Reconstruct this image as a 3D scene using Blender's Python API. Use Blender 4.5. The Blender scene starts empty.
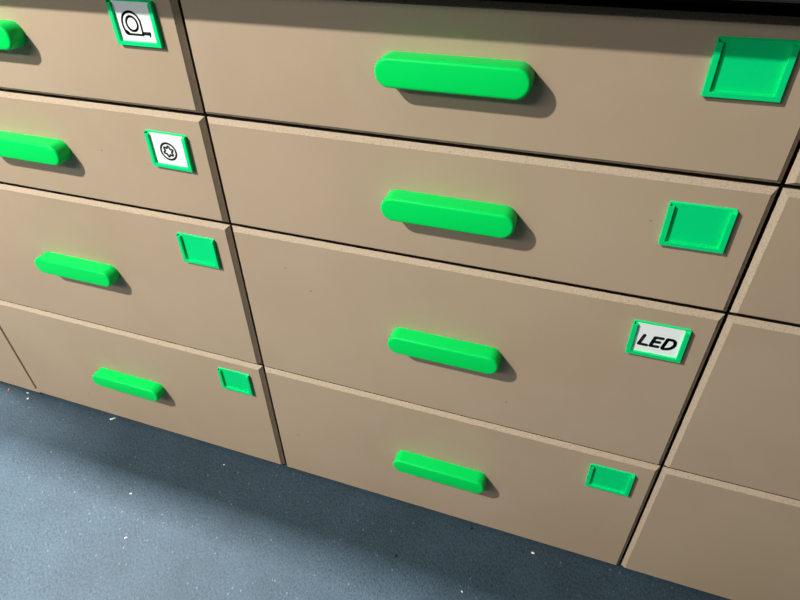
import bpy, bmesh, math, random
from mathutils import Vector, Matrix
random.seed(4)
S = bpy.context.scene
COL = S.collection

# ------------------------------------------------------------------ layout (metres, floor at z = 0, drawer faces at y = 0)
Z0 = 0.5985
W, GX, GZ = 0.600, 0.0034, 0.0036       # drawer front width, gaps
CH, CD = 0.0052, 0.0063                 # chamfer width / depth
TF = 0.019                              # front thickness
zt, z12, z23, z34, zb = 0.2144 + Z0, 0.0776 + Z0, -0.0703 + Z0, -0.3336 + Z0, -0.5963 + Z0
ROWS = [(z12 + GZ / 2, zt), (z23 + GZ / 2, z12 - GZ / 2), (z34 + GZ / 2, z23 - GZ / 2), (zb, z34 - GZ / 2)]
HANDLE_Z = [0.1537 + Z0, 0.0065 + Z0, -0.1973 + Z0, -0.4603 + Z0]
HOLDER_Z = [0.1761 + Z0, 0.0296 + Z0, -0.1175 + Z0, -0.3810 + Z0]

# ------------------------------------------------------------------ materials
def new_mat(name):
    m = bpy.data.materials.new(name); m.use_nodes = True
    nt = m.node_tree
    return m, nt, nt.nodes['Principled BSDF']

def N(nt, kind, **kw):
    n = nt.nodes.new(kind)
    for k, v in kw.items():
        if k in n.inputs: n.inputs[k].default_value = v
        else: setattr(n, k, v)
    return n

def ramp(nt, src, stops):
    r = nt.nodes.new('ShaderNodeValToRGB')
    e = r.color_ramp.elements
    while len(e) < len(stops): e.new(0.5)
    for el, (p, c) in zip(e, stops): el.position = p; el.color = (*c, 1)
    nt.links.new(src, r.inputs['Fac'])
    return r.outputs['Color']

def mix(nt, a, b, fac, mode='MIX'):
    m = nt.nodes.new('ShaderNodeMix'); m.data_type = 'RGBA'; m.blend_type = mode
    for s, v in ((m.inputs[6], a), (m.inputs[7], b), (m.inputs[0], fac)):
        if hasattr(v, 'is_linked'): nt.links.new(v, s)
        elif isinstance(v, tuple): s.default_value = (*v, 1)
        else: s.default_value = v
    return m.outputs[2]

def coords(nt, vary=True):
    tc = nt.nodes.new('ShaderNodeTexCoord')
    if not vary: return tc.outputs['Object']
    oi = nt.nodes.new('ShaderNodeObjectInfo')
    mu = N(nt, 'ShaderNodeMath', operation='MULTIPLY'); mu.inputs[1].default_value = 37.0
    nt.links.new(oi.outputs['Random'], mu.inputs[0])
    ad = N(nt, 'ShaderNodeVectorMath', operation='ADD')
    nt.links.new(tc.outputs['Object'], ad.inputs[0]); nt.links.new(mu.outputs[0], ad.inputs[1])
    return ad.outputs[0]

def noise(nt, co, scale, detail=2.0, rough=0.5):
    n = N(nt, 'ShaderNodeTexNoise', Scale=scale, Detail=detail, Roughness=rough)
    nt.links.new(co, n.inputs['Vector']); return n.outputs['Fac']

def bump(nt, b, h, strength, dist):
    n = N(nt, 'ShaderNodeBump', Strength=strength, Distance=dist)
    nt.links.new(h, n.inputs['Height']); nt.links.new(n.outputs['Normal'], b.inputs['Normal'])

# painted board of the drawer fronts
MDF, nt, b = new_mat('brown board face')
co = coords(nt)
c = ramp(nt, noise(nt, co, 5.0, 3), [(0.35, (0.438, 0.335, 0.232)), (0.65, (0.466, 0.361, 0.255))])
c = mix(nt, c, (0.470, 0.372, 0.270), ramp(nt, noise(nt, co, 14, 4, .6), [(0.5, (0, 0, 0)), (0.8, (.6, .6, .6))]))
vo = N(nt, 'ShaderNodeTexVoronoi', Scale=26.0, Randomness=1.0); nt.links.new(co, vo.inputs['Vector'])
speck = ramp(nt, vo.outputs['Distance'], [(0.030, (1, 1, 1)), (0.052, (0, 0, 0))])
keep = ramp(nt, noise(nt, co, 9, 1), [(0.54, (0, 0, 0)), (0.58, (.6, .6, .6))])
c = mix(nt, c, (0.16, 0.12, 0.08), mix(nt, speck, keep, 1.0, 'MULTIPLY'))
vo2 = N(nt, 'ShaderNodeTexVoronoi', Scale=19.0, Randomness=1.0); nt.links.new(co, vo2.inputs['Vector'])
speck2 = ramp(nt, vo2.outputs['Distance'], [(0.022, (1, 1, 1)), (0.045, (0, 0, 0))])
keep2 = ramp(nt, noise(nt, co, 7, 1), [(0.53, (0, 0, 0)), (0.58, (.5, .5, .5))])
c = mix(nt, c, (0.72, 0.62, 0.48), mix(nt, speck2, keep2, 1.0, 'MULTIPLY'))
nt.links.new(c, b.inputs['Base Color']); b.inputs['Roughness'].default_value = 0.62
b.inputs['Specular IOR Level'].default_value = 0.3
bump(nt, b, noise(nt, co, 420, 2), 0.10, 0.0004)

# sanded raw bevel of the board
RAW, nt, b = new_mat('raw board bevel')
co = coords(nt)
f = noise(nt, co, 520, 3, .75)
c = ramp(nt, f, [(0.30, (0.20, 0.145, 0.10)), (0.40, (0.44, 0.355, 0.26)), (0.7, (0.53, 0.435, 0.33))])
nt.links.new(c, b.inputs['Base Color']); b.inputs['Roughness'].default_value = 0.85
b.inputs['Specular IOR Level'].default_value = 0.2
bump(nt, b, f, 0.3, 0.0005)

def plain(name, col, rough, spec=0.5, nscale=300, nstr=0.05, var=0.06):
    m, nt, b = new_mat(name)
    co = coords(nt)
    n = noise(nt, co, nscale, 2)
    lo = tuple(x * (1 - var) for x in col); hi = tuple(min(1, x * (1 + var)) for x in col)
    nt.links.new(ramp(nt, n, [(0.3, lo), (0.7, hi)]), b.inputs['Base Color'])
    b.inputs['Roughness'].default_value = rough; b.inputs['Specular IOR Level'].default_value = spec
    bump(nt, b, n, nstr, 0.0003)
    return m
GREEN = plain('green plastic', (0.0, 0.74, 0.115), 0.40, 0.12, 300, 0.02, 0.012)
GREEN2 = plain('sea green plastic', (0.0, 0.75, 0.225), 0.5, 0.12, 300, 0.0, 0.01)
DARK = plain('dark carcass board and gap shade', (0.030, 0.022, 0.015), 0.8, 0.2)
TOPM = plain('dark worktop laminate', (0.020, 0.021, 0.024), 0.5, 0.3)
PAPER = plain('white card', (0.93, 0.99, 0.99), 0.6, 0.3, 200, 0.02, 0.01)
INK = plain('black print', (0.012, 0.014, 0.018), 0.5, 0.4)
WALL = plain('grey wall paint', (0.45, 0.46, 0.47), 0.9, 0.2, 80)

# dark flecked floor covering
FLOOR, nt, b = new_mat('dark blue grey flecked floor')
co = coords(nt, False)
mp = N(nt, 'ShaderNodeMapping'); mp.inputs['Rotation'].default_value = (0, 0, 0.45); mp.inputs['Scale'].default_value = (1.0, 0.55, 1.0)
nt.links.new(co, mp.inputs['Vector'])
fine = noise(nt, mp.outputs[0], 430, 3, .6)
c = ramp(nt, fine, [(0.32, (0.016, 0.033, 0.050)), (0.50, (0.030, 0.054, 0.076)), (0.70, (0.050, 0.084, 0.112))])
c = mix(nt, c, ramp(nt, noise(nt, co, 9, 4, .6), [(0.3, (0.82, 0.82, 0.82)), (0.7, (1.1, 1.1, 1.1))]), 1.0, 'MULTIPLY')
vo = N(nt, 'ShaderNodeTexVoronoi', Scale=150.0, Randomness=1.0); nt.links.new(mp.outputs[0], vo.inputs['Vector'])
sp = ramp(nt, vo.outputs['Distance'], [(0.08, (1, 1, 1)), (0.20, (0, 0, 0))])
kp = ramp(nt, vo.outputs['Color'], [(0.55, (0, 0, 0)), (0.85, (.6, .6, .6))])
c = mix(nt, c, (0.20, 0.26, 0.30), mix(nt, sp, kp, 1.0, 'MULTIPLY'))
vo = N(nt, 'ShaderNodeTexVoronoi', Scale=230.0, Randomness=1.0); nt.links.new(mp.outputs[0], vo.inputs['Vector'])
sp = ramp(nt, vo.outputs['Distance'], [(0.20, (1, 1, 1)), (0.34, (0, 0, 0))])
kp = ramp(nt, vo.outputs['Color'], [(0.50, (0, 0, 0)), (0.70, (.8, .8, .8))])
c = mix(nt, c, (0.016, 0.030, 0.042), mix(nt, sp, kp, 1.0, 'MULTIPLY'))
nt.links.new(c, b.inputs['Base Color']); b.inputs['Roughness'].default_value = 0.6
b.inputs['Specular IOR Level'].default_value = 0.22
bump(nt, b, fine, 0.25, 0.0008)

# ------------------------------------------------------------------ mesh helpers
def link(name, bm, mats, parent=None, loc=(0, 0, 0), smooth=None, kind=None):
    me = bpy.data.meshes.new(name)
    bmesh.ops.recalc_face_normals(bm, faces=bm.faces[:])
    bm.to_mesh(me); bm.free()
    for m in mats: me.materials.append(m)
    if smooth is not None:
        me.polygons.foreach_set('use_smooth', [True] * len(me.polygons))
        me.set_sharp_from_angle(angle=math.radians(smooth))
    o = bpy.data.objects.new(name, me); COL.objects.link(o)
    o.location = loc
    if parent: o.parent = parent
    if kind: o['kind'] = kind
    return o

def box(bm, x0, x1, y0, y1, z0, z1, mi=0):
    v = [bm.verts.new((x, y, z)) for x in (x0, x1) for y in (y0, y1) for z in (z0, z1)]
    fs = []
    for idx in ((0, 1, 3, 2), (4, 6, 7, 5), (0, 4, 5, 1), (2, 3, 7, 6), (0, 2, 6, 4), (1, 5, 7, 3)):
        f = bm.faces.new([v[i] for i in idx]); f.material_index = mi; fs.append(f)
    return v, fs

def prism_y(bm, pts, y0, y1, mi=0):
    """polygon in xz, extruded along y"""
    a = [bm.verts.new((x, y0, z)) for x, z in pts]; c = [bm.verts.new((x, y1, z)) for x, z in pts]
    bm.faces.new(a).material_index = mi; bm.faces.new(c[::-1]).material_index = mi
    n = len(pts)
    for i in range(n):
        bm.faces.new((a[i], c[i], c[(i + 1) % n], a[(i + 1) % n])).material_index = mi

def tag(o, label=None, cat=None, group=None):
    if label: o['label'] = label
    if cat: o['category'] = cat
    if group: o['group'] = group
    return o

# ------------------------------------------------------------------ the setting
bm = bmesh.new(); box(bm, -3.0, 3.0, -3.0, 0.62, -0.05, 0.0)
link('floor', bm, [FLOOR], kind='structure')
bm = bmesh.new(); box(bm, -3.0, 3.0, 0.62, 0.70, -0.05, 2.6)
link('wall_back', bm, [WALL], kind='structure')

# continuous worktop lying on the row of cabinets
ZW = 0.2345 + Z0
bm = bmesh.new(); v, fs = box(bm, -0.86, 1.22, -0.052, 0.615, ZW, ZW + 0.030)
bmesh.ops.bevel(bm, geom=bm.edges[:], offset=0.0012, segments=2, affect='EDGES', profile=0.5)
tag(link('worktop', bm, [TOPM]), 'dark worktop overhanging the tops of all the drawer cabinets', 'worktop')

# ------------------------------------------------------------------ drawer parts
def drawer_bm(h, x0=0.0):
    """front board with bevelled rim, local origin at its lower left corner; plus the drawer box behind it"""
    bm = bmesh.new()
    def ring(ins, y): return [bm.verts.new((x, y, z)) for x, z in ((x0 + ins, ins), (W - ins, ins), (W - ins, h - ins), (x0 + ins, h - ins))]
    f, o, k = ring(CH, 0), ring(0, CD), ring(0, TF)
    bm.faces.new(f).material_index = 0
    for i in range(4):
        j = (i + 1) % 4
        bm.faces.new((f[i], f[j], o[j], o[i])).material_index = 1
        bm.faces.new((o[i], o[j], k[j], k[i])).material_index = 2  # edges behind the bevel coloured dark, standing in for shade in the gaps
    bm.faces.new(k[::-1]).material_index = 0
    # box behind: two sides, back and bottom, all inside the carcass
    a, d, t = 0.034, 0.46, 0.012
    top = h - 0.035
    box(bm, a, a + t, TF, d, 0.024, top)
    box(bm, W - a - t, W - a, TF, d, 0.024, top)
    box(bm, a + t, W - a - t, d - t, d, 0.024, top)
    box(bm, a + t, W - a - t, TF, d - t, 0.030, 0.036)
    return bm

def handle_bm():
    """solid pill shaped pull with rounded front rim, centred on its back face"""
    L, H, D, bv = 0.1492, 0.0288, 0.0222, 0.0033
    R = H / 2
    bm = bmesh.new(); n = 20
    def loop(r, y):
        vs = []
        for s in (1, -1):
            for i in range(n + 1):
                t = -math.pi / 2 + math.pi * i / n
                vs.append(bm.verts.new((s * (L / 2 - R + r * math.cos(t)), y, s * r * math.sin(t))))
        return vs
    loops = [loop(R, 0.0), loop(R, -(D - bv))]
    for i in range(1, 7):
        a = math.pi / 2 * i / 6
        loops.append(loop(R - bv + bv * math.cos(a), -(D - bv) - bv * math.sin(a)))
    for A, B in zip(loops, loops[1:]):
        m = len(A)
        for i in range(m): bm.faces.new((A[i], A[(i + 1) % m], B[(i + 1) % m], B[i]))
    bm.faces.new(loops[0]); bm.faces.new(loops[-1])
    return bm

HW, HH = 0.0588, 0.0467
def holder_bm():
    """shallow label pocket: back plate and a raised rim on three sides, open at the top"""
    w, h, t, p = HW / 2, HH / 2, 0.0050, 0.0016
    rl, rb, wl, nt_ = 0.0052, 0.0043, 0.0011, 0.0036
    bm = bmesh.new()
    pts = [(-w, h - .0012), (-w, -h), (w, -h), (w, h - .0012), (w - wl, h - .0012), (w - wl, h - nt_), (w - rl, h - nt_), (w - rl, -h + rb),
           (-w + rl, -h + rb), (-w + rl, h - nt_), (-w + wl, h - nt_), (-w + wl, h - .0012)]
    prism_y(bm, pts, 0.0, -t)
    bmesh.ops.recalc_face_normals(bm, faces=bm.faces[:])
    ed = [e for e in bm.edges if all(abs(v.co.y + t) < 1e-6 for v in e.verts)]
    bmesh.ops.bevel(bm, geom=ed, offset=0.00035, segments=2, affect='EDGES', profile=0.5)
    # back plate with its upper edge sloped back, low lip along the open top
    x0, x1, z0, z1 = -w + .0003, w - .0003, -h + .0003, h
    v = [bm.verts.new(c) for c in ((x0, 0, z0), (x1, 0, z0), (x1, 0, z1), (x0, 0, z1), (x0, -p, z0), (x1, -p, z0), (x1, -p, z1 - .0012), (x0, -p, z1 - .0012))]
    for idx in ((0, 1, 2, 3), (4, 5, 6, 7), (0, 1, 5, 4), (1, 2, 6, 5), (2, 3, 7, 6), (3, 0, 4, 7)): bm.faces.new([v[i] for i in idx])
    return bm

handle_me = link('handle', handle_bm(), [GREEN], smooth=35)
holder_me = link('label_holder', holder_bm(), [GREEN2])
protos = [handle_me, holder_me]

def carcass_bm():
    bm = bmesh.new()
    y0, y1, t = TF + 0.0005, 0.58, 0.016
    box(bm, 0.0, t, y0, y1, 0.0, ZW)
    box(bm, W - t, W, y0, y1, 0.0, ZW)
    box(bm, t, W - t, y1 - 0.008, y1, 0.0, ZW)
    box(bm, t, W - t, y0, y1 - 0.008, 0.0, 0.012)
    box(bm, t, W - t, y0, y0 + 0.08, ZW - 0.016, ZW)
    box(bm, t, W - t, y1 - 0.10, y1 - 0.008, ZW - 0.016, ZW)
    for (lo, hi) in ROWS[:3]: box(bm, t, W - t, y0, y0 + 0.06, lo - 0.010, lo + 0.006)
    return bm

first = link('carcass', carcass_bm(), [DARK])
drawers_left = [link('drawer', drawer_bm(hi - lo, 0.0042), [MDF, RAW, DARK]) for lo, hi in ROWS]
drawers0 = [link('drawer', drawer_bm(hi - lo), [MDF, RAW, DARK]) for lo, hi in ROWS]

def use(o, parent, loc, used=set()):
    """place the original the first time, afterwards a copy of it"""
    if o.name not in used: used.add(o.name); c = o
    else: c = o.copy(); COL.objects.link(c)
    c.parent = parent; c.location = loc
    return c

TILT = {(-1, 1): -0.016, (0, 0): 0.008, (0, 1): 0.010, (0, 2): 0.009, (0, 3): 0.005, (-1, 2): -0.008}
HDZ = {(0, 2): -0.0016, (0, 1): -0.0008, (-1, 1): -0.0008, (0, 3): -0.0005, (-1, 2): -0.0012}
CABS = {
    -1: 'brown drawer cabinet left of centre with tape measure and star screw labels',
    0: 'brown drawer cabinet in the middle with four full green handles and LED label',
    1: 'brown drawer cabinet at the right edge with only plain left corners showing',
}
DX = {-1: 0.3003, 0: 0.2996, 1: 0.300}
HX = {-1: [W + GX - 0.0591, W + GX - 0.0613, W + GX - 0.0591, W + GX - 0.0584], 0: [0.5430, 0.5443, 0.5441, 0.5440], 1: [0.5440] * 4}
for k in (-1, 0, 1):
    root = bpy.data.objects.new('drawer_cabinet', None); COL.objects.link(root)
    root.location = (k * (W + GX), 0, 0); root.empty_display_size = 0.1
    tag(root, CABS[k], 'cabinet', 'drawer cabinets under the worktop')
    use(first, root, (0, 0, 0))
    for r, (lo, hi) in enumerate(ROWS):
        d = use((drawers_left if k == -1 else drawers0)[r], root, (0, 0, lo))
        xh, xl = DX[k], HX[k][r]
        use(handle_me, d, (xh + (-0.0002, 0.0, 0.0008, 0.0012)[r], 0, HANDLE_Z[r] - lo))
        hl = use(holder_me, d, (xl, 0, HOLDER_Z[r] + HDZ.get((k, r), 0.0) - lo))
        hl.rotation_euler = (0, -TILT.get((k, r), 0.0), 0)
# plain board closing the run at the left; its foot tongue stops the gap short of the floor
bm = bmesh.new()
xr, xf = -0.6008, -0.5942
prof = [(xr - 0.24, 0.0045), (xf, 0.0045), (xf, 0.0135), (xr, 0.0135), (xr, ZW), (xr - 0.24, ZW)]
prism_y(bm, [(x, z) for x, z in prof[:1] + [(xr, 0.0045)] + prof[3:]], 0.0, TF)
pr = [(xr, 0.0), (xf, 0.0), (xf - CH, CD - 0.0002), (xr, CD - 0.0002)]
a = [bm.verts.new((x, y, 0.0045)) for x, y in pr]; c2 = [bm.verts.new((x, y, 0.0135)) for x, y in pr]
bm.faces.new(a); bm.faces.new(c2)
for i in range(4): bm.faces.new((a[i], a[(i + 1) % 4], c2[(i + 1) % 4], c2[i]))
box(bm, xr - 0.24, xr - 0.20, 0.002, TF, 0.0, 0.0045)
box(bm, xr - 0.221, xr - 0.205, TF, 0.58, 0.0, ZW)
tag(link('filler_panel', bm, [MDF]), 'plain brown board at the left edge, beside the lowest drawer of the left cabinet', 'panel')

# ------------------------------------------------------------------ printed cards standing in three of the holders
def ink_disc(bm, x, z, r, y, n=14):
    f = bm.faces.new([bm.verts.new((x + r * math.cos(2 * math.pi * i / n), y, z + r * math.sin(2 * math.pi * i / n))) for i in range(n)])
    f.material_index = 1
def stroke(bm, pts, w, y, closed=False):
    P = list(pts) + ([pts[0]] if closed else [])
    for (x0, z0), (x1, z1) in zip(P, P[1:]):
        d = Vector((x1 - x0, z1 - z0)); 
        if d.length < 1e-7: continue
        n = Vector((-d.y, d.x)).normalized() * w / 2
        f = bm.faces.new([bm.verts.new((x, y, z)) for x, z in ((x0 + n.x, z0 + n.y), (x1 + n.x, z1 + n.y), (x1 - n.x, z1 - n.y), (x0 - n.x, z0 - n.y))])
        f.material_index = 1
    for x, z in P: ink_disc(bm, x, z, w / 2, y)
def smooth_path(pts, closed=False, n=8):
    out = []; m = len(pts)
    for i in range(m if closed else m - 1):
        p = [pts[(i + j) % m] if closed else pts[max(0, min(m - 1, i + j))] for j in (-1, 0, 1, 2)]
        for s in range(n):
            t = s / n
            out.append(tuple(0.5 * (2 * p[1][a] + (p[2][a] - p[0][a]) * t + (2 * p[0][a] - 5 * p[1][a] + 4 * p[2][a] - p[3][a]) * t * t
                                    + (3 * p[1][a] - p[0][a] - 3 * p[2][a] + p[3][a]) * t ** 3) for a in (0, 1)))
    if not closed: out.append(tuple(pts[-1]))
    return out
def mm(pts): return [(x / 1000, z / 1000) for x, z in pts]

def card(k, r, draw, label):
    bm = bmesh.new()
    x0, x1, z0, z1 = -0.0242, 0.0242, -0.0190, 0.0212
    box(bm, x0, x1, -0.0004, 0.0, z0, z1)
    draw(bm, -0.00045)
    me_o = link('label_card', bm, [PAPER, INK])
    xl = k * (W + GX) + HX[k][r]
    me_o.location = (xl, -0.0017, HOLDER_Z[r] + HDZ.get((k, r), 0.0))
    me_o.rotation_euler = (0, -TILT.get((k, r), 0.0), 0)
    tag(me_o, label, 'label', 'printed cards in the label holders')
    return me_o

def draw_led(bm, y):
    w = 0.0039
    stroke(bm, mm([(-14.3, 5.0), (-18.0, -8.3), (-9.6, -8.6)]), w, y)
    stroke(bm, mm([(4.9, 4.7), (-2.9, 4.5), (-5.6, -8.3), (2.2, -8.2)]), w, y)
    stroke(bm, mm([(-4.2, -1.8), (2.6, -1.5)]), w, y)
    stroke(bm, smooth_path(mm([(10.0, 4.7), (8.6, -1.5), (7.1, -8.9), (11.5, -8.9), (15.0, -7.4), (18.2, -2.8), (18.3, 1.8), (15.8, 4.8), (10.0, 4.9)]), n=6), w, y)
def draw_tape(bm, y):
    body = smooth_path(mm([(-15.6, -10.7), (-17.0, -5.0), (-17.0, 0.5), (-14.6, 6.1), (-10.0, 9.9), (-5.0, 11.1), (-0.3, 10.4), (3.9, 7.6), (6.5, 3.3), (7.0, -1.5), (6.8, -11.6)]), n=6)
    stroke(bm, body + mm([(6.6, -12.0), (-13.5, -12.0)]), 0.0025, y, closed=True)
    stroke(bm, [(-0.0045 + 0.0072 * math.cos(2 * math.pi * i / 40), -0.0010 + 0.0074 * math.sin(2 * math.pi * i / 40)) for i in range(40)], 0.0026, y, closed=True)
    stroke(bm, mm([(-14.8, -9.3), (-12.2, -11.0)]), 0.0036, y)                       # dark lower corner of the case
    stroke(bm, mm([(7.0, -10.4), (16.0, -10.2)]), 0.0036, y)                          # blade
    stroke(bm, mm([(16.2, -9.2), (15.8, -12.9)]), 0.0022, y)                         # hook
def draw_star(bm, y):
    cx, cz = -0.0016, -0.0012
    stroke(bm, [(cx + 0.0110 * math.cos(2 * math.pi * i / 48), cz + 0.0108 * math.sin(2 * math.pi * i / 48)) for i in range(48)], 0.0027, y, closed=True)
    pts = []
    for i in range(72):
        t = 2 * math.pi * i / 72
        r_ = 0.0058 + 0.0013 * math.cos(6 * (t - 0.35))
        pts.append((cx + r_ * math.cos(t), cz + r_ * math.sin(t)))
    stroke(bm, pts, 0.0026, y, closed=True)
card(0, 2, draw_led, 'white card reading LED in a green holder on the middle cabinet')
card(-1, 0, draw_tape, 'white card with black tape measure drawing, in the holder on the top left drawer')
card(-1, 1, draw_star, 'white card with black ringed star screw symbol, in the holder below the tape measure card')

# ------------------------------------------------------------------ crumbs lying on the floor
def chip(name, x, y, sx, sy, sz, rz, mat, label, cat):
    bm = bmesh.new()
    bmesh.ops.create_icosphere(bm, subdivisions=2, radius=1.0)
    rnd = random.Random(int(abs(x) * 1e5))
    for v in bm.verts:
        n = 1 + rnd.uniform(-.22, .22)
        v.co = Vector((max(-.8, min(.8, v.co.x)) * sx * n, max(-.8, min(.8, v.co.y)) * sy * n, max(-.7, min(.7, v.co.z)) * sz))
    low = min(v.co.z for v in bm.verts)
    for v in bm.verts: v.co.z -= low
    o = link(name, bm, [mat], loc=(x, y, 0.0)); o.rotation_euler = (0, 0, rz)
    tag(o, label, cat); return o
WHITE = plain('white flake', (0.80, 0.80, 0.77), 0.6)
RED = plain('red crumb', (0.60, 0.10, 0.07), 0.5)
BLACK = plain('black rubber crumb', (0.008, 0.009, 0.010), 0.5)
PALE = plain('pale grey crumb', (0.55, 0.62, 0.64), 0.6)
SAGE = plain('pale green crumb', (0.35, 0.55, 0.45), 0.6)
chip('splinter', -0.3965, -0.0065, 0.0072, 0.0016, 0.0012, 0.80, WHITE, 'white splinter against the foot of the left cabinet, below its lowest handle', 'splinter')
chip('crumb', -0.6700, -0.0130, 0.0042, 0.0018, 0.0015, -0.9, RED, 'tiny red crumb on the floor by the far left cabinet', 'crumb')
chip('crumb', -0.6095, -0.0194, 0.0022, 0.0018, 0.0015, 0.4, WHITE, 'tiny round white crumb on the floor just below the far left gap', 'crumb')
chip('crumb', -0.6230, -0.0065, 0.0034, 0.0017, 0.0012, 0.1, SAGE, 'pale green crumb at the cabinet foot beside the far left gap', 'crumb')
chip('rubber_crumb', 0.2547, -0.0951, 0.0034, 0.0013, 0.0012, 1.25, BLACK, 'thin black rubber crumb lying on bare floor in front of the middle cabinet', 'crumb')
chip('rubber_crumb', 0.3600, -0.0085, 0.0026, 0.0020, 0.0016, 0.2, BLACK, 'round black rubber crumb against the foot of the middle cabinet', 'crumb')
chip('crumb', 0.4666, -0.0185, 0.0033, 0.0017, 0.0014, -0.1, WHITE, 'white crumb on the floor right of centre, near the middle cabinet foot', 'crumb')
chip('crumb', -0.1148, -0.0311, 0.0019, 0.0015, 0.0012, 0.3, PALE, 'pale grey crumb on the floor below the lower right corner of the left cabinet', 'crumb')
chip('crumb', -0.2418, -0.1395, 0.0024, 0.0016, 0.0013, 0.6, PALE, 'pale grey crumb on the lit floor nearest the edge of the cabinet shadow', 'crumb')
chip('crumb', -0.1923, -0.2127, 0.0028, 0.0012, 0.0011, 0.7, PALE, 'pale grey crumb out on the lit floor, farther from the cabinets than the rest', 'crumb')
chip('crumb', 0.3721, -0.1170, 0.0022, 0.0014, 0.0012, -0.5, PALE, 'pale grey crumb at the bottom of the picture in front of the middle cabinet', 'crumb')

# ------------------------------------------------------------------ light
def aim(o, p):
    o.rotation_euler = (Vector(p) - o.location).to_track_quat('-Z', 'Y').to_euler()
ld = bpy.data.lights.new('workshop_lamp', 'SPOT'); ld.energy = 264; ld.spot_size = math.radians(124); ld.spot_blend = 1.0
ld.shadow_soft_size = 0.035; ld.color = (1.0, 0.95, 0.87)
lo_ = bpy.data.objects.new('workshop_lamp', ld); COL.objects.link(lo_)
lo_.location = (-0.98, -1.25, 1.45 + Z0); aim(lo_, (-0.40, 0.0, -0.08))
sd = bpy.data.lights.new('strip_light', 'AREA'); sd.shape = 'RECTANGLE'; sd.size = 0.8; sd.size_y = 0.09; sd.energy = 170; sd.color = (1.0, 0.98, 0.96)
so = bpy.data.objects.new('strip_light', sd); COL.objects.link(so); so.location = (-1.12, 0.045, 1.85); so.rotation_euler = (0, 0, 0)

fd = bpy.data.lights.new('ceiling_tube', 'AREA'); fd.shape = 'RECTANGLE'; fd.size = 1.7; fd.size_y = 0.06; fd.energy = 25; fd.color = (1.0, 0.96, 0.90)
fo = bpy.data.objects.new('ceiling_tube', fd); COL.objects.link(fo); fo.location = (-1.3, -2.2, 1.35 + Z0); aim(fo, (-0.7, 0.0, 0.6))

w = bpy.data.worlds.new('room_light'); S.world = w; w.use_nodes = True
nt = w.node_tree; bg = nt.nodes['Background']
tc = nt.nodes.new('ShaderNodeTexCoord')
dt = N(nt, 'ShaderNodeVectorMath', operation='DOT_PRODUCT'); dt.inputs[1].default_value = Vector((-0.80, -0.40, 0.45)).normalized()
nt.links.new(tc.outputs['Generated'], dt.inputs[0])
nt.links.new(ramp(nt, dt.outputs['Value'], [(0.0, (0.02, 0.021, 0.024)), (0.35, (0.13, 0.135, 0.14)), (0.95, (1.0, 1.0, 1.0))]), bg.inputs['Color'])
bg.inputs['Strength'].default_value = 0.20

# ------------------------------------------------------------------ camera
cd = bpy.data.cameras.new('camera'); cam = bpy.data.objects.new('camera', cd); COL.objects.link(cam)
cd.sensor_fit = 'HORIZONTAL'; cd.sensor_width = 36.0; cd.lens = 36.0 * 582.72 / 800.0; cd.clip_start = 0.01
R = Matrix(((0.94370, -0.27030, -0.19050), (0.33010, 0.73580, 0.59130), (-0.01960, -0.62090, 0.78370)))
right, fwd, up = R.col[0], R.col[1], R.col[2]
fwd = fwd.normalized(); right = (right - right.dot(fwd) * fwd).normalized(); up = right.cross(fwd)
M = Matrix.Identity(4)
for i in range(3): M[i][0], M[i][1], M[i][2] = right[i], up[i], -fwd[i]
M.translation = Vector((0.4399, -0.5497, 0.3274 + Z0))
cam.matrix_world = M
S.camera = cam
S.view_settings.view_transform = 'Standard'; S.view_settings.look = 'None'
S.view_settings.exposure = 0.0; S.view_settings.gamma = 1.0; S.view_settings.use_curve_mapping = False
